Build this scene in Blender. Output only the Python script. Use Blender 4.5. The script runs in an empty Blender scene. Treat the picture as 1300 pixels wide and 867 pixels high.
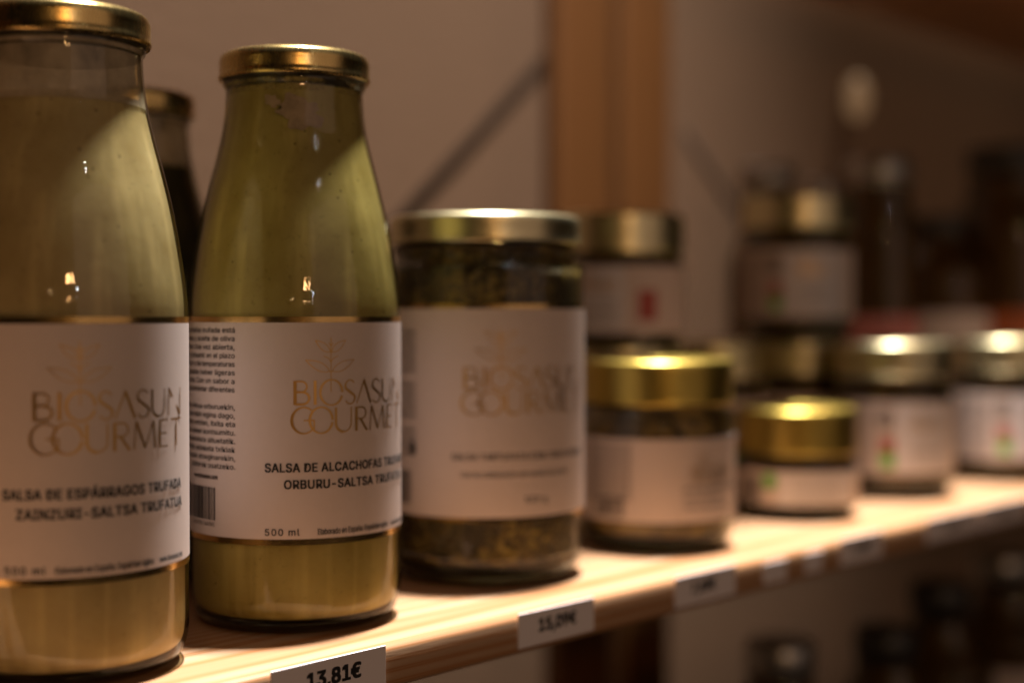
import bpy, bmesh, math, random
from mathutils import Vector, Matrix
random.seed(7)
R = math.radians
PI = math.pi
scene = bpy.context.scene
COL = scene.collection

# ------------------------------------------------------------------ camera, world, lamps, exposure
cam_d = bpy.data.cameras.new("camera")
cam = bpy.data.objects.new("camera", cam_d); COL.objects.link(cam)
cam.location = (0, 0, 0.108)
cam.rotation_euler = (R(90 - 1.05), 0, 0)
cam_d.lens = 50; cam_d.sensor_width = 36
cam_d.clip_start = 0.02; cam_d.clip_end = 50
cam_d.dof.use_dof = True
cam_d.dof.focus_distance = 0.457
cam_d.dof.aperture_fstop = 3.4
cam_d.dof.aperture_blades = 0
scene.camera = cam

world = bpy.data.worlds.new("World"); scene.world = world
world.use_nodes = True
wb = world.node_tree.nodes["Background"]
wb.inputs[0].default_value = (1.0, 0.74, 0.55, 1)
wb.inputs[1].default_value = 0.007

scene.view_settings.view_transform = 'Standard'
scene.view_settings.look = 'None'
scene.view_settings.exposure = -0.27
scene.view_settings.gamma = 1.0
scene.cycles.use_denoising = True
scene.cycles.max_bounces = 10
scene.cycles.transparent_max_bounces = 24
scene.cycles.caustics_refractive = False
scene.cycles.caustics_reflective = False
scene.cycles.sample_clamp_indirect = 4.0

# shelf frame: s runs along the front edge (away from the camera to the right), n runs to the wall
F0 = Vector((-0.0734, 0.4276, 0)); ANG = math.atan2(0.7392, 0.6735)
SV = Vector((0.6735, 0.7392, 0)); NV = Vector((-0.7392, 0.6735, 0))
def W(s, n, z=0.0): return F0 + SV * s + NV * n + Vector((0, 0, z))

def lamp(name, kind, loc, energy, color, target=None, **kw):
    d = bpy.data.lights.new(name, kind); d.energy = energy; d.color = color
    for k, v in kw.items(): setattr(d, k, v)
    o = bpy.data.objects.new(name, d); COL.objects.link(o); o.location = loc
    if target is not None:
        o.rotation_euler = (Vector(target) - Vector(loc)).to_track_quat('-Z', 'Y').to_euler()
    return o
# ceiling spot almost straight above the front of the shelf
lamp("added_fill_spot", 'SPOT', W(0.42, 0.088, 2.2), 1200, (1.0, 0.94, 0.89), W(0.22, 0.10, 0),
     shadow_soft_size=0.085, spot_size=R(50), spot_blend=0.8)
# added unseen fill spot, brightens the wall at the right end
lamp("added_fill_spot", 'SPOT', W(1.45, 0.125, 2.2), 190, (1.0, 0.80, 0.60), W(1.05, 0.20, 0),
     shadow_soft_size=0.06, spot_size=R(46), spot_blend=0.9)
# warm light of the room in front and to the right of the shelf
lamp("room_light", 'AREA', (1.8, -0.9, 0.70), 5.0, (1.0, 0.66, 0.49), (0.0, 0.6, 0.1),
     shape='RECTANGLE', size=2.2, size_y=1.4)
# warm window-like bulbs and a small cool downlight far behind the camera: the sparkles on glass and lids
lamp("warm_bulb", 'AREA', (0.42, -0.95, 0.50), 1.9, (1.0, 0.50, 0.18), (-0.05, 0.5, 0.12), shape='RECTANGLE', size=0.06, size_y=0.05)
lamp("warm_bulb", 'AREA', (0.54, -0.90, 0.50), 0.6, (1.0, 0.55, 0.22), (-0.05, 0.5, 0.12), shape='RECTANGLE', size=0.04, size_y=0.05)
lamp("cool_downlight", 'AREA', (0.66, -0.90, 0.44), 0.45, (0.85, 0.92, 1.0), (-0.05, 0.5, 0.12), shape='DISK', size=0.04)
# two more small ceiling lamps of the room, seen only as sparkles
lamp("ceiling_downlight", 'AREA', (1.35, -1.1, 1.5), 0.35, (0.95, 0.93, 0.9), (-0.05, 0.5, 0.12), shape='DISK', size=0.025)
lamp("ceiling_downlight", 'AREA', (0.10, -1.6, 0.52), 0.2, (1.0, 0.62, 0.3), (-0.05, 0.5, 0.12), shape='DISK', size=0.025)

# ------------------------------------------------------------------ materials
def mat(name):
    m = bpy.data.materials.new(name); m.use_nodes = True
    nt = m.node_tree; return m, nt, nt.nodes["Principled BSDF"]
def ramp(nt, stops, interp='LINEAR'):
    r = nt.nodes.new("ShaderNodeValToRGB"); cr = r.color_ramp; cr.interpolation = interp
    while len(cr.elements) < len(stops): cr.elements.new(0.5)
    for e, (p, c) in zip(cr.elements, stops):
        e.position = p; e.color = (c[0], c[1], c[2], 1) if len(c) == 3 else c
    return r
def noise(nt, scale, detail=4, rough=0.5, vec=None, dist=0.0):
    n = nt.nodes.new("ShaderNodeTexNoise"); n.inputs['Scale'].default_value = scale
    n.inputs['Detail'].default_value = detail; n.inputs['Roughness'].default_value = rough
    n.inputs['Distortion'].default_value = dist
    if vec is not None: nt.links.new(vec, n.inputs['Vector'])
    return n
def objco(nt, scale=(1, 1, 1), loc=(0, 0, 0)):
    t = nt.nodes.new("ShaderNodeTexCoord"); mp = nt.nodes.new("ShaderNodeMapping")
    mp.inputs['Scale'].default_value = scale; mp.inputs['Location'].default_value = loc
    nt.links.new(t.outputs['Object'], mp.inputs['Vector']); return mp.outputs['Vector']
def mix(nt, fac, a, b, mode='MIX'):
    m = nt.nodes.new("ShaderNodeMix"); m.data_type = 'RGBA'; m.blend_type = mode
    for sock, v in ((m.inputs[0], fac), (m.inputs[6], a), (m.inputs[7], b)):
        if isinstance(v, (int, float)): sock.default_value = v
        elif isinstance(v, (tuple, list)): sock.default_value = (*v[:3], 1)
        else: nt.links.new(v, sock)
    return m.outputs[2]
def mth(nt, op, a, b=None, clamp=False):
    m = nt.nodes.new("ShaderNodeMath"); m.operation = op; m.use_clamp = clamp
    for i, v in enumerate((a, b)):
        if v is None: continue
        if isinstance(v, (int, float)): m.inputs[i].default_value = v
        else: nt.links.new(v, m.inputs[i])
    return m.outputs[0]
def bump(nt, p, h, strength, dist):
    b = nt.nodes.new("ShaderNodeBump"); b.inputs['Strength'].default_value = strength
    b.inputs['Distance'].default_value = dist
    nt.links.new(h, b.inputs['Height']); nt.links.new(b.outputs[0], p.inputs['Normal'])

def m_glass(name, tint=(0.93, 0.93, 0.84), edge=(0.30, 0.30, 0.20), rough=0.015):
    """bottle glass wall: clear in the middle, longer (darker) path at the rim, Schlick reflection"""
    m = bpy.data.materials.new(name); m.use_nodes = True; nt = m.node_tree; nt.nodes.clear()
    out = nt.nodes.new("ShaderNodeOutputMaterial")
    lw = nt.nodes.new("ShaderNodeLayerWeight"); lw.inputs['Blend'].default_value = 0.5
    tr = nt.nodes.new("ShaderNodeBsdfTransparent"); gl = nt.nodes.new("ShaderNodeBsdfGlossy")
    gl.inputs['Roughness'].default_value = rough
    e = ramp(nt, [(0.0, tint), (0.6, tint), (1.0, edge)]); nt.links.new(lw.outputs['Facing'], e.inputs[0])
    nt.links.new(e.outputs[0], tr.inputs[0])
    f = mth(nt, 'ADD', mth(nt, 'MULTIPLY', mth(nt, 'POWER', lw.outputs['Facing'], 5.0), 0.85), 0.036, True)
    # faint waviness of moulded glass
    nz = noise(nt, 60, 2, 0.5, objco(nt, (1, 1, 0.35)))
    b = nt.nodes.new("ShaderNodeBump"); b.inputs['Strength'].default_value = 0.12; b.inputs['Distance'].default_value = 0.002
    nt.links.new(nz.outputs[0], b.inputs['Height']); nt.links.new(b.outputs[0], gl.inputs['Normal'])
    mx = nt.nodes.new("ShaderNodeMixShader")
    nt.links.new(f, mx.inputs[0]); nt.links.new(tr.outputs[0], mx.inputs[1]); nt.links.new(gl.outputs[0], mx.inputs[2])
    nt.links.new(mx.outputs[0], out.inputs[0]); return m
def m_solidglass(name, col=(0.80, 0.88, 0.78)):
    m, nt, p = mat(name); p.inputs['Base Color'].default_value = (*col, 1)
    p.inputs['Transmission Weight'].default_value = 1; p.inputs['Roughness'].default_value = 0.02
    p.inputs['IOR'].default_value = 1.5; return m
def m_sauce(name, base, dark, speck, spk=0.45, rough=0.42):
    m, nt, p = mat(name); v = objco(nt)
    n1 = noise(nt, 38, 5, 0.6, v)
    c = mix(nt, ramp_out(nt, n1.outputs[0], 0.35, 0.7), dark, base)
    st = noise(nt, 120, 3, 0.5, objco(nt, (1, 1, 0.06)))          # vertical streaks left on the glass
    c = mix(nt, mth(nt, 'MULTIPLY', ramp_out(nt, st.outputs[0], 0.50, 0.68), 0.55), c, tuple(min(1, x * 1.45) for x in base))
    n2 = noise(nt, 420, 3, 0.7, v)
    c = mix(nt, mth(nt, 'MULTIPLY', ramp_out(nt, n2.outputs[0], 0.60, 0.74), spk), c, speck)
    vo = nt.nodes.new("ShaderNodeTexVoronoi"); vo.inputs['Scale'].default_value = 150
    nt.links.new(v, vo.inputs['Vector'])
    dots = mth(nt, 'LESS_THAN', vo.outputs['Distance'], 0.075)
    c = mix(nt, mth(nt, 'MULTIPLY', dots, 0.65), c, speck)
    nt.links.new(c, p.inputs['Base Color']); p.inputs['Roughness'].default_value = rough
    p.inputs['Subsurface Weight'].default_value = 0.25; p.inputs['Subsurface Scale'].default_value = 0.004
    p.inputs['Subsurface Radius'].default_value = (1, 0.7, 0.25)
    p.inputs['Specular IOR Level'].default_value = 0.25
    bump(nt, p, noise(nt, 110, 3, 0.5, v).outputs[0], 0.22, 0.0008)
    return m
def ramp_out(nt, val, a, b):
    mr = nt.nodes.new("ShaderNodeMapRange"); mr.inputs[1].default_value = a; mr.inputs[2].default_value = b
    nt.links.new(val, mr.inputs[0]); return mr.outputs[0]
def m_paste(name, cols, scale=210):
    m, nt, p = mat(name); v = objco(nt)
    vo = nt.nodes.new("ShaderNodeTexVoronoi"); vo.inputs['Scale'].default_value = scale
    nz = noise(nt, 90, 4, 0.6, v)
    vv = nt.nodes.new("ShaderNodeVectorMath"); vv.operation = 'MULTIPLY_ADD'
    vv.inputs[1].default_value = (0.006, 0.006, 0.006)
    nt.links.new(nz.outputs['Color'], vv.inputs[0]); nt.links.new(v, vv.inputs[2])
    nt.links.new(vv.outputs[0], vo.inputs['Vector'])
    sep = nt.nodes.new("ShaderNodeSeparateColor"); nt.links.new(vo.outputs['Color'], sep.inputs[0])
    r = ramp(nt, [(i / (len(cols) - 1), c) for i, c in enumerate(cols)]); nt.links.new(sep.outputs[0], r.inputs[0])
    big = noise(nt, 45, 4, 0.6, v)
    c = mix(nt, ramp_out(nt, big.outputs[0], 0.42, 0.62), r.outputs[0], cols[0], 'MIX')
    nt.links.new(c, p.inputs['Base Color']); p.inputs['Roughness'].default_value = 0.35
    bump(nt, p, vo.outputs['Distance'], 0.8, 0.0015)
    return m
def m_gold(name, col, rough=0.27, bmp=0.06):
    m, nt, p = mat(name); p.inputs['Metallic'].default_value = 1
    nz = noise(nt, 30, 4, 0.6, objco(nt))
    c = mix(nt, nz.outputs[0], tuple(x * 0.85 for x in col), tuple(min(1, x * 1.1) for x in col))
    nt.links.new(c, p.inputs['Base Color'])
    n2 = noise(nt, 500, 3, 0.6, objco(nt, (1, 1, 0.3)))
    rr = mth(nt, 'ADD', mth(nt, 'MULTIPLY', n2.outputs[0], 0.12), rough - 0.06)
    nt.links.new(rr, p.inputs['Roughness'])
    bump(nt, p, nz.outputs[0], bmp * 4, 0.002)
    return m
def m_plain(name, col, rough=0.6, metal=0.0, var=0.0, scale=80, spec=0.5, bmp=0.0):
    m, nt, p = mat(name)
    if var:
        nz = noise(nt, scale, 5, 0.6, objco(nt))
        c = mix(nt, nz.outputs[0], tuple(x * (1 - var) for x in col), tuple(min(1, x * (1 + var)) for x in col))
        nt.links.new(c, p.inputs['Base Color'])
        if bmp: bump(nt, p, nz.outputs[0], bmp, 0.001)
    else: p.inputs['Base Color'].default_value = (*col, 1)
    p.inputs['Roughness'].default_value = rough; p.inputs['Metallic'].default_value = metal
    p.inputs['Specular IOR Level'].default_value = spec
    return m
def m_wood(name, light, dark, scale=1.0, rough=0.5, ring=(0.0, 0.0), stretch=0.04):
    """growth rings running along local x"""
    m, nt, p = mat(name)
    v = objco(nt, (stretch, 1, 1), (0, ring[0], ring[1]))
    wv = nt.nodes.new("ShaderNodeTexWave"); wv.wave_type = 'RINGS'; wv.rings_direction = 'X'
    wv.inputs['Scale'].default_value = 95 * scale; wv.inputs['Distortion'].default_value = 3.0
    wv.inputs['Detail'].default_value = 2; wv.inputs['Detail Scale'].default_value = 0.35 
    nt.links.new(v, wv.inputs['Vector'])
    f = ramp(nt, [(0.0, (0, 0, 0)), (0.55, (0.25, 0.25, 0.25)), (0.9, (1, 1, 1)), (1.0, (0.5, 0.5, 0.5))])
    nt.links.new(wv.outputs[0], f.inputs[0])
    c = mix(nt, f.outputs[0], light, dark)
    fib = noise(nt, 700 * scale, 3, 0.6, objco(nt, (0.06, 1, 1)))
    c = mix(nt, mth(nt, 'MULTIPLY', fib.outputs[0], 0.45), c, tuple(x * 0.62 for x in dark))
    big = noise(nt, 9, 3, 0.6, objco(nt, (0.5, 1, 1)))
    c = mix(nt, mth(nt, 'MULTIPLY', big.outputs[0], 0.25), c, dark)
    nt.links.new(c, p.inputs['Base Color']); p.inputs['Roughness'].default_value = rough
    bump(nt, p, fib.outputs[0], 0.15, 0.0005)
    return m

M = {}
M['glass'] = m_glass("bottle_glass")
M['dglass'] = m_glass("jar_glass", (0.93, 0.95, 0.88), (0.20, 0.19, 0.12))
M['base'] = m_solidglass("thick_base_glass", (0.30, 0.32, 0.20))
M['asparagus'] = m_sauce("asparagus_sauce", (0.50, 0.405, 0.225), (0.37, 0.28, 0.135), (0.10, 0.07, 0.025), 0.3)
M['artichoke'] = m_sauce("artichoke_sauce", (0.38, 0.315, 0.120), (0.275, 0.215, 0.068), (0.07, 0.05, 0.014), 0.35)
M['olive'] = m_sauce("dark_green_sauce", (0.055, 0.05, 0.025), (0.03, 0.028, 0.015), (0.02, 0.02, 0.01))
M['truffle'] = m_paste("truffle_paste", [(0.030, 0.018, 0.006), (0.075, 0.042, 0.010), (0.16, 0.10, 0.022), (0.30, 0.21, 0.05), (0.05, 0.028, 0.008)], 460)
M['mushroom'] = m_paste("mushroom_paste", [(0.05, 0.03, 0.012), (0.16, 0.10, 0.03), (0.30, 0.19, 0.05), (0.10, 0.06, 0.02)], 170)
M['darkpaste'] = m_paste("dark_pate", [(0.03, 0.018, 0.008), (0.07, 0.04, 0.015), (0.14, 0.08, 0.02)], 170)
M['brownliq'] = m_sauce("brown_sauce", (0.085, 0.040, 0.007), (0.05, 0.022, 0.004), (0.015, 0.008, 0.003), 0.2)
M['oil'] = m_plain("yellow_oil", (0.10, 0.075, 0.012), 0.15, var=0.3)
M['gold'] = m_gold("gold_lid_metal", (0.52, 0.38, 0.15), 0.27)
M['palegold'] = m_gold("pale_gold_lid_metal", (0.60, 0.54, 0.33), 0.34)
M['yellowgold'] = m_gold("yellow_gold_lid_metal", (0.52, 0.39, 0.09), 0.36)
M['foil'] = m_gold("gold_foil", (0.70, 0.47, 0.18), 0.22, 0.02)
M['inkgold'] = m_gold("gold_foil_lettering", (0.60, 0.36, 0.12), 0.40, 0.0)
M['paper'] = m_plain("label_paper", (0.61, 0.52, 0.48), 0.62, var=0.035, scale=300, spec=0.3)
M['white'] = m_plain("white_label_panel", (0.66, 0.64, 0.67), 0.5, var=0.03, spec=0.3)
M['ink'] = m_plain("black_ink", (0.012, 0.011, 0.012), 0.6)
M['red'] = m_plain("red_ink", (0.36, 0.07, 0.06), 0.6)
M['green'] = m_plain("green_ink", (0.10, 0.42, 0.05), 0.6)
M['pink'] = m_plain("pink_label", (0.50, 0.20, 0.20), 0.6, var=0.08)
M['orange'] = m_plain("orange_label", (0.42, 0.12, 0.04), 0.6, var=0.08)
M['tag'] = m_plain("price_tag_card", (0.80, 0.74, 0.75), 0.5, var=0.02, spec=0.3)
M['cap'] = m_plain("grey_cap_metal", (0.34, 0.33, 0.31), 0.35, 0.8, var=0.1)
M['blackcap'] = m_plain("black_cap", (0.03, 0.028, 0.025), 0.4, var=0.1)
M['pocket'] = m_plain('dried_sauce_film', (0.36, 0.26, 0.20), 0.6, var=0.6, scale=200, bmp=0.3)
M['clot'] = m_plain('dark_sauce_clot', (0.055, 0.040, 0.018), 0.5, var=0.4, scale=300)
M['liner'] = m_plain("dark_lid_liner", (0.03, 0.024, 0.015), 0.5)
M['pine'] = m_wood("pine_board", (0.50, 0.34, 0.215), (0.37, 0.155, 0.05), 1.0, 0.42, (-0.02, 0.045), 0.10)
M['post'] = m_wood("orange_pine_post", (0.165, 0.060, 0.009), (0.10, 0.034, 0.005), 0.6, 0.5, (0.01, 0.03))
M['shade_and_plate'] = m_plain("shade_strip_and_plate_brown", (0.045, 0.028, 0.018), 0.9, 0.0, var=0.1, spec=0.05)  # dark tone of the wall's shade strips, shared by the glow's plate

def m_wall():
    m, nt, p = mat("painted_wall")
    v = objco(nt)
    a = noise(nt, 2.5, 4, 0.6, v); b = noise(nt, 140, 4, 0.7, v)
    c = mix(nt, a.outputs[0], (0.135, 0.076, 0.042), (0.165, 0.096, 0.054))
    c = mix(nt, mth(nt, 'MULTIPLY', b.outputs[0], 0.12), c, (0.15, 0.105, 0.08))
    nt.links.new(c, p.inputs['Base Color']); p.inputs['Roughness'].default_value = 0.9; p.inputs['Specular IOR Level'].default_value = 0.15
    bump(nt, p, b.outputs[0], 0.25, 0.002); return m
M['wall'] = m_wall()

def m_film(name, col, thr0, thr1, amt, scale=70, zlo=None, zhi=None):
    """thin smear of sauce or condensation on the inside of the glass: noise-edged coverage"""
    m = bpy.data.materials.new(name); m.use_nodes = True; nt = m.node_tree; nt.nodes.clear()
    out = nt.nodes.new("ShaderNodeOutputMaterial"); tr = nt.nodes.new("ShaderNodeBsdfTransparent")
    d = nt.nodes.new("ShaderNodeBsdfDiffuse"); d.inputs[0].default_value = (*col, 1)
    v = objco(nt, (1, 1, 0.6)); n = noise(nt, scale, 6, 0.65, v)
    f = ramp_out(nt, n.outputs[0], thr0, thr1)
    if zlo is not None:
        sp = nt.nodes.new("ShaderNodeSeparateXYZ"); nt.links.new(objco(nt), sp.inputs[0])
        f = mth(nt, 'MULTIPLY', f, ramp_out(nt, sp.outputs[2], zhi, zlo))
    f = mth(nt, 'MULTIPLY', f, amt, True)
    mx = nt.nodes.new("ShaderNodeMixShader")
    nt.links.new(f, mx.inputs[0]); nt.links.new(tr.outputs[0], mx.inputs[1]); nt.links.new(d.outputs[0], mx.inputs[2])
    nt.links.new(mx.outputs[0], out.inputs[0]); return m
M['fog'] = m_film("foggy_smear", (0.55, 0.46, 0.38), 0.18, 0.62, 0.85, 60)
M['smear'] = m_film("sauce_smear", (0.40, 0.32, 0.14), 0.42, 0.62, 0.8, 90)

# ------------------------------------------------------------------ geometry helpers
def link(name, me, m=None, parent=None, loc=None, rotz=None, smooth=True):
    o = bpy.data.objects.new(name, me); COL.objects.link(o)
    if m is not None: me.materials.append(m)
    if parent is not None: o.parent = parent
    if loc is not None: o.location = loc
    if rotz is not None: o.rotation_euler = (0, 0, rotz)
    if smooth:
        me.polygons.foreach_set('use_smooth', [True] * len(me.polygons))
    return o
def thing(name, label, cat, loc=(0, 0, 0), rotz=0, group=None):
    o = bpy.data.objects.new(name, None); COL.objects.link(o); o.empty_display_size = 0.02
    o.location = loc; o.rotation_euler = (0, 0, rotz); o['label'] = label; o['category'] = cat
    if group: o['group'] = group
    return o
def copy_tree(o, parent=None):
    c = o.copy(); COL.objects.link(c); c.parent = parent
    for ch in list(o.children): copy_tree(ch, c)
    return c
def spline(pts, sub=5):
    """Catmull-Rom through profile points; a point repeated twice stays a corner"""
    out = []
    n = len(pts)
    for i in range(n - 1):
        p0 = pts[max(i - 1, 0)]; p1 = pts[i]; p2 = pts[i + 1]; p3 = pts[min(i + 2, n - 1)]
        if p1 == p2: continue
        if p0 == p1 and i > 0: p0 = p1
        for k in range(sub):
            t = k / sub
            out.append(tuple(0.5 * ((2 * b) + (-a + c) * t + (2 * a - 5 * b + 4 * c - d) * t * t + (-a + 3 * b - 3 * c + d) * t ** 3)
                             for a, b, c, d in zip(p0, p1, p2, p3)))
    out.append(pts[-1]); return out
def lathe(prof, seg=96, closed_ends=True, wob=0.0):
    vs, fs = [], []
    ring = []
    for r, h in prof:
        if r < 1e-6:
            ring.append([len(vs)]); vs.append((0, 0, h))
        else:
            ring.append(list(range(len(vs), len(vs) + seg)))
            for k in range(seg):
                a = 2 * PI * k / seg
                hh = h + (wob * (math.sin(3 * a + 1) + 0.6 * math.sin(7 * a) + 0.4 * math.sin(13 * a + 2)) if wob else 0)
                vs.append((r * math.cos(a), r * math.sin(a), hh))
    for a, b in zip(ring, ring[1:]):
        for k in range(seg):
            k2 = (k + 1) % seg
            if len(a) == 1 and len(b) == 1: continue
            if len(a) == 1: fs.append((a[0], b[k2], b[k]))
            elif len(b) == 1: fs.append((a[k], a[k2], b[0]))
            else: fs.append((a[k], a[k2], b[k2], b[k]))
    me = bpy.data.meshes.new("lathe"); me.from_pydata(vs, [], fs); me.validate(); me.update()
    return me
def mark_sharp(me, deg=35):
    bm = bmesh.new(); bm.from_mesh(me)
    for e in bm.edges:
        if len(e.link_faces) == 2 and e.calc_face_angle(0) > R(deg): e.smooth = False
    bm.to_mesh(me); bm.free()
def arc_shell(r, z0, z1, a0, a1, th=0.00015, seg=None):
    """curved strip on a cylinder; angle 0 faces local -y"""
    seg = seg or max(4, int(abs(a1 - a0) / R(2.5)))
    vs, fs = [], []
    for k in range(seg + 1):
        a = a0 + (a1 - a0) * k / seg
        for rr in (r, r + th):
            for z in (z0, z1): vs.append((rr * math.sin(a), -rr * math.cos(a), z))
    for k in range(seg):
        i = 4 * k; j = i + 4
        fs += [(i + 2, j + 2, j + 3, i + 3), (j, i, i + 1, j + 1), (i + 1, i + 3, j + 3, j + 1), (i, j, j + 2, i + 2)]
    fs += [(0, 2, 3, 1), (4 * seg, 4 * seg + 1, 4 * seg + 3, 4 * seg + 2)]
    me = bpy.data.meshes.new("strip"); me.from_pydata(vs, [], fs); me.update()
    return me
FONT = None
try:
    import os
    _p = os.path.join(bpy.utils.system_resource('DATAFILES', path='fonts'), 'Inter.woff2')   # font bundled with Blender
    FONT = bpy.data.fonts.load(_p) if os.path.exists(_p) else None
except Exception:
    FONT = None
CAPH = 0
class Flat:
    """flat artwork in metres: x right, y up; wrapped on a cylinder or laid on a plane later"""
    def __init__(s): s.v = []; s.f = []; s.lay = {}
    def stroke(s, pts, w, closed=False):
        n = len(pts); base = len(s.v)
        ws = w if isinstance(w, (list, tuple)) else [w] * n
        for i in range(n):
            if closed: a, b = pts[i - 1], pts[(i + 1) % n]
            else: a, b = pts[max(i - 1, 0)], pts[min(i + 1, n - 1)]
            dx, dy = b[0] - a[0], b[1] - a[1]; l = math.hypot(dx, dy) or 1
            nx, ny = -dy / l * ws[i] / 2, dx / l * ws[i] / 2
            s.v += [(pts[i][0] + nx, pts[i][1] + ny), (pts[i][0] - nx, pts[i][1] - ny)]
        m = n if closed else n - 1
        for i in range(m):
            j = (i + 1) % n
            s.f.append((base + 2 * i + 1, base + 2 * j + 1, base + 2 * j, base + 2 * i))
    def rect(s, x0, y0, x1, y1, nx=1):
        for k in range(nx):
            a = x0 + (x1 - x0) * k / nx; b = x0 + (x1 - x0) * (k + 1) / nx
            i = len(s.v); s.v += [(a, y0), (b, y0), (b, y1), (a, y1)]; s.f.append((i, i + 1, i + 2, i + 3))
    def ellipse(s, cx, cy, rx, ry, n=28):
        i = len(s.v); s.v += [(cx + rx * math.cos(2 * PI * k / n), cy + ry * math.sin(2 * PI * k / n)) for k in range(n)]
        s.f.append(tuple(range(i, i + n)))
    def text(s, body, x, y, cap, align='LEFT', bold=0.0, sx=1.0, space=1.0):
        global CAPH
        if not CAPH:
            CAPH = 1; q = Flat(); q.text('H', 0, 0, 1.0); CAPH = max(v[1] for v in q.v); print('cap height', CAPH)
        c = bpy.data.curves.new("text", 'FONT'); c.body = body; c.size = 1.0
        c.align_x = 'LEFT'; c.space_character = space; c.font = FONT if FONT else c.font; c.resolution_u = 3
        o = bpy.data.objects.new("text", c); COL.objects.link(o)
        dg = bpy.context.evaluated_depsgraph_get(); me = bpy.data.meshes.new_from_object(o.evaluated_get(dg))
        k = cap / CAPH
        xs = [v.co.x for v in me.vertices] or [0]
        w0, w1 = min(xs), max(xs)
        off = {'LEFT': 0, 'CENTER': -(w0 + w1) / 2, 'RIGHT': -w1}[align]
        d = bold * k * 0.8      # heavier weight: the letter struck several times, each a hair above the last
        strikes = [(0, 0)] if not bold else [(-d, -d * .6), (d, -d * .6), (-d, d * .6), (d, d * .6), (0, 0)]
        for L, (ox, oy) in enumerate(strikes):
            i = len(s.v)
            for v in me.vertices:
                s.lay[len(s.v)] = L * 4e-6
                s.v.append((x + (v.co.x + off) * k * sx + ox, y + v.co.y * k + oy))
            s.f += [tuple(i + q for q in p.vertices) for p in me.polygons]
        bpy.data.objects.remove(o); bpy.data.curves.remove(c); bpy.data.meshes.remove(me)
        return (w1 - w0) * k * sx
    def justify(s, body, x0, x1, y, cap, bold=0.0, maxsx=1.1):
        i = len(s.v); w = s.text(body, x0, y, cap, 'LEFT', bold)
        f = (x1 - x0) / max(w, 1e-6)
        if f > maxsx: f = maxsx
        s.v[i:] = [(x1 - (w - (a - x0)) * f, b) for a, b in s.v[i:]]
    def wrap(s, r):
        me = bpy.data.meshes.new("print")
        me.from_pydata([((r + s.lay.get(i, 0)) * math.sin(x / r), -(r + s.lay.get(i, 0)) * math.cos(x / r), y) for i, (x, y) in enumerate(s.v)], [], s.f); me.update(); return me
    def plane(s):
        me = bpy.data.meshes.new("print"); me.from_pydata([(x, -s.lay.get(i, 0), y) for i, (x, y) in enumerate(s.v)], [], s.f); me.update(); return me

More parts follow.
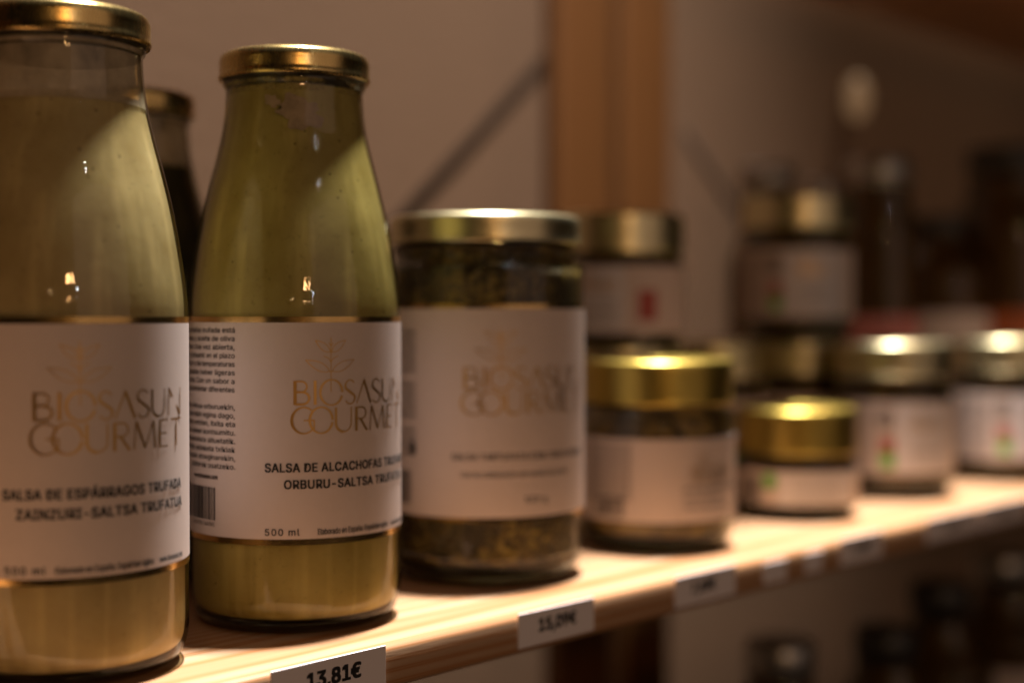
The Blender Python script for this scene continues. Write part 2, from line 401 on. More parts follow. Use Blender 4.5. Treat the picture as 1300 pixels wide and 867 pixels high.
mm = 0.001
def arcpts(cx, cy, rx, ry, a0, a1, n=24):
    return [(cx + rx * math.cos(R(a0 + (a1 - a0) * k / n)), cy + ry * math.sin(R(a0 + (a1 - a0) * k / n))) for k in range(n + 1)]
def logo(F, k=1.0, dx=0.0, dy=0.0, wk=1.0, kx=None):
    """two-line drawn monogram wordmark with sprouting plant, design units mm"""
    kx = kx or k
    T = lambda pts: [((x * kx + dx) * mm, (y * k + dy) * mm) for x, y in pts]
    def st(pts, w, closed=False):
        ws = [q * k * wk * mm for q in w] if isinstance(w, (list, tuple)) else w * k * wk * mm
        F.stroke(T(pts), ws, closed)
    th, tk = 0.50, 1.15
    b, t = 78.4, 86.7
    def mid(n): return [th + (tk - th) * math.sin(PI * i / n) for i in range(n + 1)]
    # B
    st([(-27.9, b), (-27.9, t)], tk)
    st([(-27.9, t - .2), (-25.6, t - .2)] + arcpts(-25.6, t - 2.05, 2.2, 1.85, 90, -90, 14) + [(-27.9, t - 3.9)], th * 1.1)
    st([(-27.9, b + 4.4), (-25.2, b + 4.4)] + arcpts(-25.2, b + 2.3, 2.7, 2.1, 90, -90, 16) + [(-27.9, b + .2)], th * 1.5)
    st([(-20.2, b), (-20.2, t)], tk * .9)                                   # I
    st(arcpts(-13.7, (b + t) / 2, 4.5, 4.4, 0, 345, 44), [th + .35 * abs(math.cos(2 * PI * i / 44)) for i in range(45)], False)  # O
    def S(x, w):
        h = t - b; pts = []
        pts += arcpts(x + w * .5, t - h * .26, w * .42, h * .26, 30, 180, 12)
        pts += [(x + w * .14, t - h * .36), (x + w * .5, b + h * .5), (x + w * .86, b + h * .36)]
        pts += arcpts(x + w * .5, b + h * .27, w * .44, h * .27, 0, -150, 12)
        n = len(pts); st(pts, [th + .45 * math.exp(-((i - n / 2) / 4.0) ** 2) for i in range(n)])
    S(-8.3, 5.0)
    st([(-2.8, b), (1.0, t)], th); st([(0.8, t), (4.4, b)], tk * .85)         # A without bar
    S(5.0, 5.2)
    def U(x, w, b, t):
        q = w / 2
        st([(x, t), (x, b + q * .9)] + arcpts(x + q, b + q * .9, q, q * .9, 180, 270, 10), tk * .8)
        st(arcpts(x + q, b + q * .9, q, q * .9, 270, 360, 10) + [(x + w, t)], th)
    U(11.5, 6.0, b, t)
    st([(19.8, b), (19.8, t)], th); st([(19.8, t), (27.6, b)], tk * .8); st([(27.6, b), (27.6, t)], th)
    # GOURMET
    b, t = 68.8, 77.3; c = (b + t) / 2
    st(arcpts(-24.6, c, 4.6, 4.5, 40, 325, 36), [th + .5 * math.exp(-((i - 18) / 8) ** 2) for i in range(37)])
    st([(-24.6, c), (-20.4, c)], th)
    st([(-20.6, c), (-20.6, c - 3.0)], th)
    st(arcpts(-17.8, c, 4.5, 4.5, 0, 350, 44), [th + .4 * abs(math.cos(2 * PI * i / 44)) for i in range(45)])
    U(-11.9, 6.6, b, t)
    st([(-2.9, b), (-2.9, t)], tk)
    st([(-2.9, t - .2), (-.4, t - .2)] + arcpts(-.4, t - 2.2, 2.2, 2.0, 90, -90, 14) + [(-2.9, t - 4.2)], th * 1.1)
    st([(-1.0, t - 4.2), (2.4, b)], tk * .8)
    st([(4.0, b), (4.8, t)], th); st([(4.8, t), (8.4, b + .4)], tk * .8); st([(8.4, b + .4), (12.0, t)], th); st([(12.0, t), (12.7, b)], tk * .8)
    st([(15.0, b), (15.0, t)], tk * .8); st([(15.0, t - .2), (19.2, t - .2)], th); st([(15.0, c), (18.6, c)], th); st([(15.0, b + .2), (19.2, b + .2)], th)
    st([(20.8, t - .2), (28.2, t - .2)], th); st([(24.5, b), (24.5, t)], tk * .7)
    # plant
    x = -13.9
    st([(x, 82.7), (x, 101.6)], .3)
    def leaf(bx, by, tx, ty, wd, sgn):
        n = 14; A = []
        for side in (1, -1):
            L = []
            for i in range(n + 1):
                u = i / n; px = bx + (tx - bx) * u; py = by + (ty - by) * u
                l = math.hypot(tx - bx, ty - by); nx, ny = -(ty - by) / l, (tx - bx) / l
                o = wd * math.sin(PI * u ** .8) * side
                L.append((px + nx * o, py + ny * o))
            A.append(L)
        st(A[0], .27); st(A[1], .27)
    for sg in (-1, 1):
        leaf(x + sg * .6, 89.9, x + sg * 10.0, 93.8, 1.45, sg)
        leaf(x + sg * .3, 96.6, x + sg * 6.2, 100.6, 1.2, sg)
        st([(x, 93.0), (x + sg * 1.0, 94.4), (x + sg * 3.0, 95.2)], .27)
        st([(x, 89.6), (x + sg * .5, 89.9)], .27)
        st([(x, 98.5), (x + sg * .9, 99.8)], .27)

def barcode(F, x0, y0, w, h, digits=None):
    rnd = random.Random(3); x = x0
    while x < x0 + w:
        bw = rnd.choice((.25, .35, .55, .8)) * mm
        F.rect(x, y0, min(x + bw, x0 + w), y0 + h); x += bw + rnd.choice((.25, .35, .6)) * mm
    if digits: F.text(digits, x0, y0 - 1.9 * mm, 1.2 * mm, sx=w / (1.2 * mm / .729 * .62 * len(digits)) if 0 else .8)

def label_on(parent, r, z0, z1, span=(-150, 150), band=0.0020, foil=True, m='paper'):
    lo = link('label', arc_shell(r + .00012, z0, z1, R(span[0]), R(span[1])), M[m], parent, smooth=False)
    shade_shell(lo.data)
    if foil:
        for (a, b) in ((z1 + .00005, z1 + band), (z0 - band, z0 - .00005)):
            f = link('foil_band', arc_shell(r + .00008, a, b, R(span[0]), R(span[1])), M['foil'], lo, smooth=False); shade_shell(f.data)
    return lo
def shade_shell(me):
    me.polygons.foreach_set('use_smooth', [True] * len(me.polygons)); mark_sharp(me, 40)

# ------------------------------------------------------------------ setting: wall and shelf unit
def box_mesh(x0, x1, y0, y1, z0, z1, bev=0.0, seg=3):
    bm = bmesh.new()
    bmesh.ops.create_cube(bm, size=1)
    for v in bm.verts:
        v.co = Vector(((x0 + x1) / 2 + v.co.x * (x1 - x0), (y0 + y1) / 2 + v.co.y * (y1 - y0), (z0 + z1) / 2 + v.co.z * (z1 - z0)))
    if bev: bmesh.ops.bevel(bm, geom=bm.edges[:], offset=bev, segments=seg, profile=0.5, affect='EDGES')
    me = bpy.data.meshes.new("box"); bm.to_mesh(me); bm.free(); return me
def framed(name, me, m, label=None, cat=None, kind=None, sharp=True):
    o = link(name, me, m, None, F0, ANG)
    mark_sharp(me, 45)
    if label: o['label'] = label; o['category'] = cat
    if kind: o['kind'] = kind
    return o
framed('wall', box_mesh(-2.2, 4.5, 0.385, 0.50, -1.2, 2.6), M['wall'], kind='structure')
DEP = 0.352
framed('shelf_board', box_mesh(-0.45, 2.4, 0.0, DEP, -0.0145, 0.0, 0.0022), M['pine'],
       'pale pine shelf board carrying the sauce bottles and gold lidded jars', 'shelf')
framed('shelf_board', box_mesh(-0.45, 2.4, 0.070, 0.297, 0.385, 0.403, 0.002), M['pine'],
       'dark underside of the upper wooden shelf board in the top right corner', 'shelf')
framed('shelf_board', box_mesh(-0.45, 2.4, 0.0, DEP, -0.315, -0.300, 0.002), M['pine'],
       'lower wooden shelf board holding the dim bottles under the jars', 'shelf')
def post(s0, s1, n0, n1, label):
    me = box_mesh(-1.1, 1.6, 0, s1 - s0, 0, n1 - n0, 0.002)
    o = link('wooden_post', me, M['post'], None, W(s0, n0, 0)); mark_sharp(me, 45)
    # local x -> up, local y -> along s, local z -> along n
    mt = Matrix((( 0, SV.x, NV.x), (0, SV.y, NV.y), (1, 0, 0)))
    o.rotation_euler = mt.to_euler(); o['label'] = label; o['category'] = 'post'
    return o
# posts stand just behind the boards, against the wall
def s_at(px, n):   # where the sight line of column px meets the plane n (used to lay out the posts)
    t = (px - 650) / 1805.6
    y = (0.3422 + n) / (0.6735 - 0.7392 * t); x = t * y
    return (x - F0.x) * SV.x + (y - F0.y) * SV.y
a, b_, c_ = s_at(718, .362), s_at(788, .362), s_at(862, .362)
post(a, b_ - .003, .368, .384, 'orange pine upright post left of the pair behind the jars')
post(b_ + .016, c_, .371, .384, 'darker orange pine upright post right of the pair behind the jars')
def shade_strip(s0, z0, s1, z1, n, label):  # dark strip laid on the wall for a diagonal band of shadow
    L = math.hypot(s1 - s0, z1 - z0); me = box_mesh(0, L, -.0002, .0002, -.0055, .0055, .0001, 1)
    o = link('diagonal_shade_strip', me, M['shade_and_plate'], None, W(s0, n, z0)); mark_sharp(me, 45)
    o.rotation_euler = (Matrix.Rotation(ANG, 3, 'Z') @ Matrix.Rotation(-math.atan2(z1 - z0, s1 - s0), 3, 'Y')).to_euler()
    o['label'] = label; o['category'] = 'shade_strip'
def z_at(px, py, n):
    t = (px - 650) / 1805.6; y = (0.3422 + n) / (0.6735 - 0.7392 * t); return .108 - (py - 400) * y / 1805.6
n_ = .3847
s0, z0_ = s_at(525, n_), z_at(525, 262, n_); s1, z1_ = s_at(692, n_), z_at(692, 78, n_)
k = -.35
shade_strip(s0 + (s1 - s0) * k, z0_ + (z1_ - z0_) * k, s1, z1_, n_, 'thin dark diagonal strip of shade on the wall left of the wooden posts')
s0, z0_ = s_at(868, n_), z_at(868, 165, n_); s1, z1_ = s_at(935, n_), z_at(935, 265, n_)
shade_strip(s0, z0_, s0 + (s1 - s0) * 2.2, z0_ + (z1_ - z0_) * 2.2, n_, 'thin dark diagonal strip of shade on the wall right of the wooden posts')

# ------------------------------------------------------------------ 500 ml bottles
BP = [(.0, .0012), (.022, .0012), (.0290, .0003), (.0315, .0006), (.0350, .0030), (.0368, .0068), (.0375, .0110), (.0375, .0160),
      (.0375, .040), (.0375, .080), (.0375, .1085), (.03735, .1130), (.0368, .1185), (.0355, .1280), (.0333, .1405), (.0305, .1525),
      (.0278, .1630), (.0256, .1725), (.0246, .1800), (.0242, .1868), (.0243, .1878), (.0250, .1888), (.0250, .1902), (.0243, .1912)]
def prof_r(h):
    for (r0, h0), (r1, h1) in zip(BP[6:], BP[7:]):
        if h0 <= h <= h1 and h1 > h0: return r0 + (r1 - r0) * (h - h0) / (h1 - h0)
    return .0242
def lid_mesh(r, h0, h1, lip=0.0011, round_=0.003):
    p = [(r - .0016, h0 + .0006), (r - .0004, h0), (r, h0 + .0002), (r + .0003, h0 + lip * .8), (r + .0002, h0 + lip * 1.6), (r, h0 + lip * 2.4),
         (r, (h0 + h1) / 2), (r, h1 - round_), (r - round_ * .22, h1 - round_ * .38), (r - round_ * .85, h1 - .0001), (r - round_ * 1.4, h1),
         (r - round_ * 1.9, h1 - .0004), (r - round_ * 2.3, h1 - .0011), (r - round_ * 3.2, h1 - .0012), (r * .4, h1 - .0009), (0, h1 - .0008)]
    return lathe(spline(p, 5), 96)
def bottle(loc, az, sauce, fill, lines, label, group, full=True, film=None, sub2=None, pocket=None, lg=(.93, -1.6)):
    t = thing('sauce_bottle', label, 'bottle', loc, az, group)
    link('glass_body', lathe(spline(BP, 4), 112), M['glass'], t)
    link('glass_base', lathe(spline([(0, .0022), (.020, .0022), (.0285, .0010), (.0315, .0013), (.0347, .0034), (.0350, .0042), (.0335, .0045), (.028, .0040), (.015, .0045), (0, .0050)], 4), 96), M['base'], t)
    sp = [(0, .0060), (.015, .0056), (.028, .0052), (.0335, .0054), (.0355, .0076), (.0362, .0120)]
    for h in (.02, .05, .08, .105, .113, .122, .132, .142, .152, .162, .170, .176, .182, .186):
        if h < fill - .002: sp.append((prof_r(h) - .0012, h))
    rt = prof_r(fill) - .0012
    sp += [(rt, fill), (rt - .0008, fill + .0012), (rt * .6, fill + .0008), (0, fill + .0005)]
    link('sauce', lathe(spline(sp, 4), 112, wob=0.0), sauce, t)
    if film:
        fp = [(prof_r(h) - .0007, h) for h in [fill - .001 + (0.1895 - fill + .001) * q / 10 for q in range(11)]]
        link('sauce_smear', lathe(fp, 112), film, t)
    if pocket:
        for nm, ca, ch, ra, rh, mm_, sd in pocket:
            rnd = random.Random(sd); n = 46; vs = []; off = .0005 + .0001 * (nm != 'air_pocket')
            ph = [rnd.uniform(0, 6.28) for _ in range(5)]
            rad = [1 + .22 * math.sin(2 * PI * i / n * 2 + ph[0]) + .16 * math.sin(2 * PI * i / n * 5 + ph[1]) + .10 * math.sin(2 * PI * i / n * 11 + ph[2]) + rnd.uniform(-.04, .04) for i in range(n)]
            fs = []
            for q in range(1, 5):
                for i in range(n):
                    a = 2 * PI * i / n; u = q / 4 * rad[i]
                    aa = R(ca + ra * u * math.cos(a)); hh = ch + rh * u * math.sin(a); rr = prof_r(hh) - off
                    vs.append((rr * math.sin(aa), -rr * math.cos(aa), hh))
            rr = prof_r(ch) - off; vs.append((rr * math.sin(R(ca)), -rr * math.cos(R(ca)), ch)); c = len(vs) - 1
            for i in range(n):
                j = (i + 1) % n; fs.append((c, i, j))
                for q in range(3): fs.append((q * n + i, (q + 1) * n + i, (q + 1) * n + j, q * n + j))
            me = bpy.data.meshes.new(nm); me.from_pydata(vs, [], fs); me.update(); link(nm, me, M[mm_], t)
    link('lid', lid_mesh(.0266, .1907, .2005), M['gold'], t)
    link('lid_liner', lathe([(.0237, .1875), (.0240, .1903), (.0250, .1905), (.0250, .1925), (0, .1926)], 64), M['liner'], t)
    lab = label_on(t, .0375, .0333, .1056)
    if full:
        g = Flat(); logo(g, .97, lg[1], 2.1, 1.0, lg[0]); link('logo', g.wrap(.0375 + .00042), M['inkgold'], lab, smooth=False)
        p = Flat()
        for (txt, x, y, cap, bold, sx, space) in lines: p.text(txt, x * mm, y * mm, cap * mm, 'LEFT', bold, sx, space)
        link('print', p.wrap(.0375 + .00042), M['ink'], lab, smooth=False)
        q = Flat()
        es, eu = sub2
        y = 102.2
        for ln in es: q.justify(ln, -98 * mm, -48.8 * mm, y * mm, 1.75 * mm, .012, 1.2); y -= 2.86
        y -= 3.0
        for ln in eu: q.justify(ln, -98 * mm, -48.8 * mm, y * mm, 1.75 * mm, .012, 1.2); y -= 2.86
        q.text('www.biosasun.com', -56.3 * mm, 52.6 * mm, 1.5 * mm, 'RIGHT', .03, .8)
        barcode(q, -86 * mm, 38.6 * mm, 29 * mm, 11.2 * mm)
        q.text('8 437012 345081', -58 * mm, 36.6 * mm, 1.3 * mm, 'RIGHT', .01, .9)
        link('small_print', q.wrap(.0375 + .00042), M['ink'], lab, smooth=False)
    return t

es2 = ['Esta salsa de alcachofas trufada está', 'elaborada con nata y aceite de oliva', 'virgen extra. Una vez abierta,', 'conservar en frío y consumir en el plazo',
       'de cinco días. El calor y de temperaturas', 'altas puede haber ligeras', 'variaciones. Con un sabor a', 'trufa ideal para complementar diferentes']
eu2 = ['Saltsa hau trufatua orburuekin,', 'olibaolioarekin egina dago,', 'hotzean ontzian, itxita eta', 'bost eguneko epean kontsumitu.', 'Bero eta tenperatura altuetatik.',
       'kanpo izan daitezke aldaketa txikiak', 'zapore eta usain atseginarekin,', 'platerak osatzeko.']
common = lambda l1, x1, w1, l2, x2, w2, x3: [(l1, x1, 55.8, 2.85, .034, w1, 1.05), (l2, x2, 50.2, 2.85, .034, w2, 1.05),
      ('500 ml', x3, 34.6, 2.2, .02, 1.0, 1.15), ('Elaborado en España. Espainian egina', -20.2, 34.6, 2.0, .014, .62, 1.0), ('www.biosasun.com', 12.5, 34.6, 1.7, .02, .6, 1.0)]
CAM = Vector((0, 0, 0))
AZ = R(50)
bottle((-.1385, .439, 0), R(44), M['asparagus'], .1725, common('SALSA DE ESPÁRRAGOS TRUFADA', -35.0, .86, 'ZAINZURI-SALTSA TRUFATUA', -31.0, .90, -34.5),
       'tall glass bottle of pale beige asparagus sauce, leftmost in the front row', 'sauce bottles at the left end of the shelf', True, M['fog'], (es2, eu2), None, (.895, -.6))
b2 = bottle((-.0778, .511, 0), AZ, M['artichoke'], .1862, common('SALSA DE ALCACHOFAS TRUFADAS', -37.8, .90, 'ORBURU-SALTSA TRUFATUA', -31.4, .92, -38),
       'tall glass bottle of olive green artichoke sauce standing above the 13,81€ price tag', 'sauce bottles at the left end of the shelf', True, M['smear'], (es2, eu2),
       [('air_pocket', -37, .1772, 19, .0050, 'pocket', 5), ('air_pocket', -60, .1812, 6, .0022, 'pocket', 9), ('sauce_clot', -43, .1785, 10, .0030, 'clot', 3)], (.87, -3.3))
b3 = bottle((-.160, .597, 0), AZ, M['olive'], .170, [], 'dark green sauce bottle half hidden behind the two pale bottles', 'sauce bottles at the left end of the shelf', False, M['fog'])

# ------------------------------------------------------------------ jars
def jar(name, loc, az, r, H, lid_h, lid_r, contents, lidm, label, z0, z1, group=None, foil=True, top_oil=None, style='plain', neck=None, fill=None):
    t = thing(name, label, 'jar', loc, az, group)
    zl = H - lid_h; sh = zl - (neck or .008)
    P = [(0, .0016), (r * .70, .0014), (r * .80, .0004), (r * .86, .0008), (r - .0035, .0030), (r - .0010, .0072), (r, .0120), (r, .018),
         (r, sh * .5), (r, sh - .004), (r - .0004, sh - .001), (r - .0022, sh + .0022), (lid_r - .0022, sh + .0042), (lid_r - .0030, zl + .001)]
    link('glass_body', lathe(spline(P, 4), 96), M['dglass'], t)
    link('glass_base', lathe(spline([(0, .0024), (r * .8, .0018), (r - .0045, .0042), (r - .0026, .0066), (r - .004, .0076), (r * .5, .0062), (0, .0070)], 4), 80), M['base'], t)
    top = fill or sh - .001
    sp = [(0, .0076), (r * .7, .0078), (r - .0042, .0086), (r - .0020, .0115), (r - .0014, .018), (r - .0014, sh * .5)]
    if top < sh - .003: sp += [(r - .0014, top), (r - .0022, top + .0008), (0, top + .0006)]
    else: sp += [(r - .0014, sh - .004), (r - .0020, sh - .001), (r - .0030, sh + .0014), (lid_r - .0030, sh + .0040), (lid_r - .0037, zl - .001), (0, zl - .001)]
    link('contents', lathe(spline(sp, 3), 96), contents, t)
    link('lid', lid_mesh(lid_r, zl, H, .0010, .0026), lidm, t)
    link('lid_liner', lathe([(lid_r - .0018, zl - .0002), (lid_r - .0018, zl + .0015), (0, zl + .0016)], 64), M['liner'], t)
    lab = label_on(t, r, z0, z1, foil=foil, band=.0017, span=(-150, 150))
    return t, lab

# tall truffle jar
t3, l3 = jar('preserve_jar', (-.0113, .598, 0), R(27), .0414, .1490, .0118, .0398, M['truffle'], M['palegold'],
             'large jar of dark truffle tartufata with pale gold lid beside the artichoke bottle', .0285, .1107, 'jars in the front row', neck=.010)
g = Flat(); logo(g, 1.02, 1.5, -.8, 1.1); link('logo', g.wrap(.0414 + .00042), M['inkgold'], l3, smooth=False)
p = Flat()
p.text('SALSA TARTUFATA CON TRUFA NEGRA', -32.5 * mm, 51.3 * mm, 2.5 * mm, 'LEFT', .016, .92, 1.04)
p.text('Con la colaboración del museo de la trufa', -28.5 * mm, 44.6 * mm, 2.1 * mm, 'LEFT', .006, .84)
p.text('520 g', -3 * mm, 34.2 * mm, 2.5 * mm, 'LEFT', .012, 1.0, 1.1)
for i, y in enumerate([100.5 - 3.0 * q for q in range(17)]):
    if i in (6, 12): continue
    p.justify(['Ingredientes: champiñón, aceite', 'aceituna negra, trufa de verano', 'Osagaiak: txanpinoia, olioa', 'sal, especias y aroma natural'][i % 4], -88 * mm, -49.5 * mm, y * mm, 1.8 * mm, .02, 1.2)
barcode(p, -80 * mm, 33 * mm, 28 * mm, 13 * mm); p.ellipse(-51 * mm, 55 * mm, 1.8 * mm, 3 * mm)
link('print', p.wrap(.0414 + .00042), M['ink'], l3, smooth=False)

# small jar with tall yellow gold lid
def small_front(loc, az, r, H, lid_h, lid_r, z0, z1, contents, label):
    t, l = jar('preserve_jar', loc, az, r, H, lid_h, lid_r, contents, M['yellowgold'], label, z0, z1, 'jars in the front row', foil=False, neck=.006)
    return t, l
t4, l4 = small_front((.0684, .671, 0), R(35), .0364, .0878, .0205, .0355, .0150, .0525, M['mushroom'],
                     'squat jar with tall yellow gold lid and cream label, right of the large truffle jar')
g = Flat(); logo(g, .42, 2, 4, 1.7)
link('logo', g.wrap(.0364 + .0004), M['inkgold'], l4, smooth=False)
p = Flat()
for y, tx, h in ((29.0, 'PATÉ DE HONGOS CON TRUFA', 2.0), (25.2, 'Onddo eta trufa patea', 1.6), (21.4, 'Elaborado en España 180 g', 1.5)):
    p.text(tx, -14 * mm, y * mm, h * mm, 'LEFT', .012, .95)
for i in range(11): p.justify('Ingredientes: hongos, nata, trufa', -62 * mm, -38 * mm, (49 - 2.4 * i) * mm, 1.5 * mm, .02, 1.2)
barcode(p, -58 * mm, 17 * mm, 17 * mm, 9 * mm)
link('print', p.wrap(.0364 + .0004), M['ink'], l4, smooth=False)

def info_art(l, r, h0, h1, panel=True, px0=-.004, px1=.034, style=0):
    """white front panel, text lines, red and green marks at its left"""
    H = h1 - h0
    w = Flat(); w.rect(px0, h0 + .0012, px1, h1 - .0012, 14); link('white_panel', w.wrap(r + .00036), M['white'], l, smooth=False)
    gr = Flat(); gr.rect(px0 - .0085, h0 + H * .10, px0 - .0005, h0 + H * .30, 4); link('green_mark', gr.wrap(r + .00038), M['green'], l, smooth=False)
    rd = Flat(); rd.rect(px0 - .0095, h0 + H * .31, px0 - .0005, h0 + H * .50, 4); link('red_mark', rd.wrap(r + .00038), M['red'], l, smooth=False)
    k = Flat(); barcode(k, px0 - .0105, h0 + H * .62, .009, H * .28)
    for i in range(3): k.text('PATÉ DE ACEITUNA', (px0 + px1) / 2, h0 + H * (.42 - .12 * i), .0016, 'CENTER', .01, .9)
    for i in range(int(H / .0026) - 1): k.justify('Ingredientes: aceituna, aceite', px0 - .040, px0 - .014, h1 - .004 - .0026 * i, .0015, .02, 1.2)
    link('print', k.wrap(r + .00042), M['ink'], l, smooth=False)
    g = Flat(); logo(g, .34, (px0 + px1) / 2 / mm - 0, h0 / mm + H / mm * .62 - 68.8 * .34, 1.8)
    link('logo', g.wrap(r + .00042), M['inkgold'], l, smooth=False)

t5, l5 = small_front((.154, .769, 0), R(-4), .0330, .0590, .0240, .0322, .0090, .0270, M['darkpaste'],
                     'shortest jar with deep shiny gold lid and a green mark on its narrow label')
w = Flat(); w.rect(-.014, .0098, .030, .0262, 14); link('white_panel', w.wrap(.0330 + .00036), M['white'], l5, smooth=False)
gr = Flat(); gr.ellipse(-.0185, .0215, .0042, .0040); link('green_mark', gr.wrap(.0330 + .00040), M['green'], l5, smooth=False)
p = Flat(); barcode(p, -.036, .0100, .012, .013)
for i in range(4): p.text('ACEITUNA NEGRA CON TRUFA', 0.006, .022 - .004 * i, .0014, 'CENTER', .01, .8)
link('print', p.wrap(.0330 + .00042), M['ink'], l5, smooth=False)

t6, l6 = jar('preserve_jar', (.230, .858, 0), R(-6), .0355, .0920, .0205, .0347, M['darkpaste'], M['palegold'],
             'second jar from the right edge, red and green marks on its label', .0155, .0580, 'jars in the front row', foil=False, neck=.006)
info_art(l6, .0355, .0155, .0580)
def clone(loc, az, label, group):
    c = copy_tree(t6); c.location = loc; c.rotation_euler = (0, 0, az); c['label'] = label; c['group'] = group; return c
clone((.326, .942, 0), R(-4), 'rightmost front jar with red and green marks, cut by the photo edge', 'jars in the front row')
H6 = .0921
G2 = 'stacked jars in the back row'
clone((.1826, .916, 0), R(18), 'bottom jar of the right hand stack, hidden behind the shortest jar', G2)
clone((.1826, .914, H6 - .0008), R(-18), 'top jar of the right hand stack, in front of the dark bottles', G2)
clone((.0593, .781, 0), R(0), 'bottom jar of the left hand stack, only its lid showing above the squat jar', G2)
tA, lA = jar('preserve_jar', (.0595, .782, H6 - .0008), R(-42), .0355, .0715, .0215, .0347, M['darkpaste'], M['palegold'],
             'top jar of the left hand stack with white panel turned left, before the wooden posts', .0070, .0430, G2, foil=False, neck=.005)
info_art(lA, .0355, .0070, .0430, px0=-.002, px1=.026)
# marks on the other side of the panel for this jar
rd = Flat(); rd.rect(.033, .014, .044, .030, 4); link('red_mark', rd.wrap(.0355 + .00038), M['red'], lA, smooth=False)
# more jars of the back row that only peek out between the front ones
clone(tuple(W(.452, .150)), R(30), 'jar behind the two rightmost jars, its gold lid peeping between them', G2)

# ------------------------------------------------------------------ dark bottles on the right
def dark_bottle(loc, r, H, shoulder, rn, capm, liq, lab_m, z0, z1, label, group, az=0, tall=.02):
    t = thing('dark_bottle', label, 'bottle', loc, az, group)
    P = [(0, .002), (r * .8, .001), (r * .92, .002), (r, .008), (r, .02), (r, shoulder * .5), (r, shoulder - .012), (r * .96, shoulder), (rn + (r - rn) * .35, shoulder + .016),
         (rn, shoulder + .032), (rn, H - tall), (rn, H - .004)]
    link('glass_body', lathe(spline(P, 4), 64), M['dglass'], t)
    Q = [(0, .004), (r * .9, .004), (r - .0014, .01), (r - .0014, shoulder * .5), (r - .0014, shoulder - .012), (r * .96 - .0014, shoulder), (rn + (r - rn) * .35 - .0012, shoulder + .016), (rn - .0012, shoulder + .032), (rn - .0012, H - tall - .006), (0, H - tall - .006)]
    link('sauce', lathe(spline(Q, 3), 64), liq, t)
    link('cap', lathe([(rn + .0012, H - tall), (rn + .0018, H - tall + .0008), (rn + .0018, H - .001), (rn + .0008, H), (0, H)], 64), capm, t)
    if lab_m:
        l = link('label', arc_shell(r + .0001, z0, z1, R(-80), R(80)), lab_m, t, smooth=False); shade_shell(l.data)
    return t
def at(px, n):
    t = (px - 650) / 1805.6; y = (0.3422 + n) / (0.6735 - 0.7392 * t); return (t * y, y, 0)
GD = 'dark brown bottles at the right end of the shelf'
dark_bottle(at(1113, .165), .0300, .222, .172, .0225, M['cap'], M['brownliq'], M['pink'], .060, .108, 'dark brown bottle with pale grey cap and pink label behind the jars', GD, R(20))
dark_bottle(at(1192, .195), .0400, .190, .145, .0200, M['blackcap'], M['brownliq'], M['white'], .055, .110, 'short dark bottle with white label between two taller dark bottles', GD, R(20))
dark_bottle(at(1278, .165), .0440, .250, .185, .0320, M['blackcap'], M['brownliq'], M['orange'], .060, .112, 'tallest dark brown bottle with black cap near the right edge', GD, R(30))
dark_bottle(at(972, .270), .0300, .226, .150, .0200, M['cap'], M['brownliq'], None, 0, 0, 'dark bottle with grey cap peeping over the right hand jar stack', GD)
dark_bottle(at(1040, .285), .0260, .222, .150, .0130, M['cap'], M['brownliq'], None, 0, 0, 'thin necked dark bottle beside the right hand jar stack', GD)

# ------------------------------------------------------------------ things on the lower shelf
GL = 'dim bottles on the lower shelf'
low = [(.395, .12, .034, .185, .13, .018, 'blackcap', 'paper', 'dim dark bottle on lower shelf, leftmost of those below the jars'),
       (.50, .13, .036, .205, .15, .020, 'cap', 'white', 'dim bottle with grey label on lower shelf, second from the left'),
       (.60, .11, .036, .200, .145, .019, 'blackcap', 'orange', 'dim orange labelled bottle on the lower shelf'),
       (.70, .12, .038, .215, .155, .020, 'blackcap', 'pink', 'dim pink labelled bottle on the lower shelf'),
       (.81, .12, .038, .222, .16, .020, 'cap', 'paper', 'dim bottle at the far right of the lower shelf')]
for s, n, r, H, sh, rn, cm, lm, lb in low:
    p0 = W(s, n, -.300)
    dark_bottle(tuple(p0), r, H, sh, rn, M[cm], M['brownliq'], M[lm], .05, sh - .02, lb, GL, R(25))

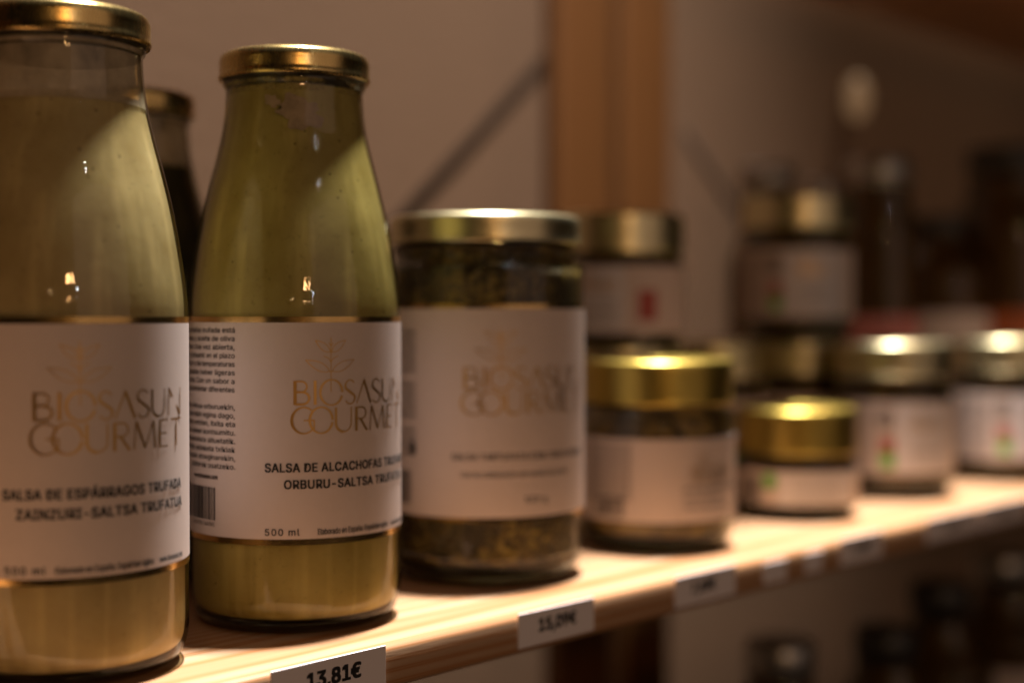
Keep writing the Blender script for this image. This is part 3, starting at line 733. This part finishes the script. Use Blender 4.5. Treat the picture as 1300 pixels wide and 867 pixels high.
# ------------------------------------------------------------------ price tags on the front edge
def tag(s0, s1, txt, label, h=.0128, z=.0007, tilt=0.0, sx=1.0, cap=.0047, x=.5):
    Wd = s1 - s0
    t = thing('price_tag', label, 'price tag', W(s0, -.0004, z), ANG, 'price tags along the shelf edge')
    me = box_mesh(0, Wd, -.0006, 0, -h, 0, .0002, 1); c = link('card', me, M['tag'], t, smooth=False)
    if txt:
        f = Flat(); f.text(txt, Wd * x, -h / 2 - cap / 2 + .0007, cap, 'CENTER', .05, sx)
        m = f.plane(); o = link('print', m, M['ink'], t, smooth=False); o.location = (0, -.00075, 0)
    t.rotation_euler = (0, tilt, ANG)
    return t
tag(.0000, .0470, '13,81€', 'white price tag reading 13,81€ under the artichoke bottle', x=.53)
tag(.1115, .1545, '15,09€', 'white price tag reading 15,09€ under the large truffle jar', cap=.0045)
tag(.2072, .2515, '7,68€', 'white price tag with blurred price below the squat jar', cap=.0045, x=.45)
tag(.2740, .2930, None, 'small blank white sticker on shelf edge, left of two below the shortest jar', h=.0095, z=-.002)
tag(.3095, .3250, None, 'small blank white sticker on shelf edge, right of two below the shortest jar', h=.0095, z=-.002)
tag(.3420, .3830, '7,68€', 'white price tag with dark price, fourth tag from the left edge', cap=.0045)
tag(.4330, .4930, '8,20€', 'long grey white price strip under the two rightmost jars', cap=.0040)
tag(.4980, .5600, '8,20€', 'long grey white price strip cut by the right edge of the photo', cap=.0040)

# added glowing oval for a soft warm reflection on the wall
def wall_glow():
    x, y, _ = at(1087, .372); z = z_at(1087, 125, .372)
    t = thing('wall_glow', 'small added oval glowing for a reflection on the wall above the dark bottles', 'glow', (x, y, z), ANG)
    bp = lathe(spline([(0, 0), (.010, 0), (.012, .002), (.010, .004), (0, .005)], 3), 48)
    o = link('glow_plate', bp, M['shade_and_plate'], t); o.rotation_euler = (R(90), 0, 0); o.location = (0, .011, 0)
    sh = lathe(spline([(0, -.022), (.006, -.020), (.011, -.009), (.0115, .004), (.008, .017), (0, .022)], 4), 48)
    m, nt, p = mat("glowing_spot"); p.inputs['Base Color'].default_value = (.10, .07, .04, 1)
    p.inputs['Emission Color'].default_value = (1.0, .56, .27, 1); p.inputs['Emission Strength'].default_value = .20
    link('glow_shell', sh, m, t)
wall_glow()
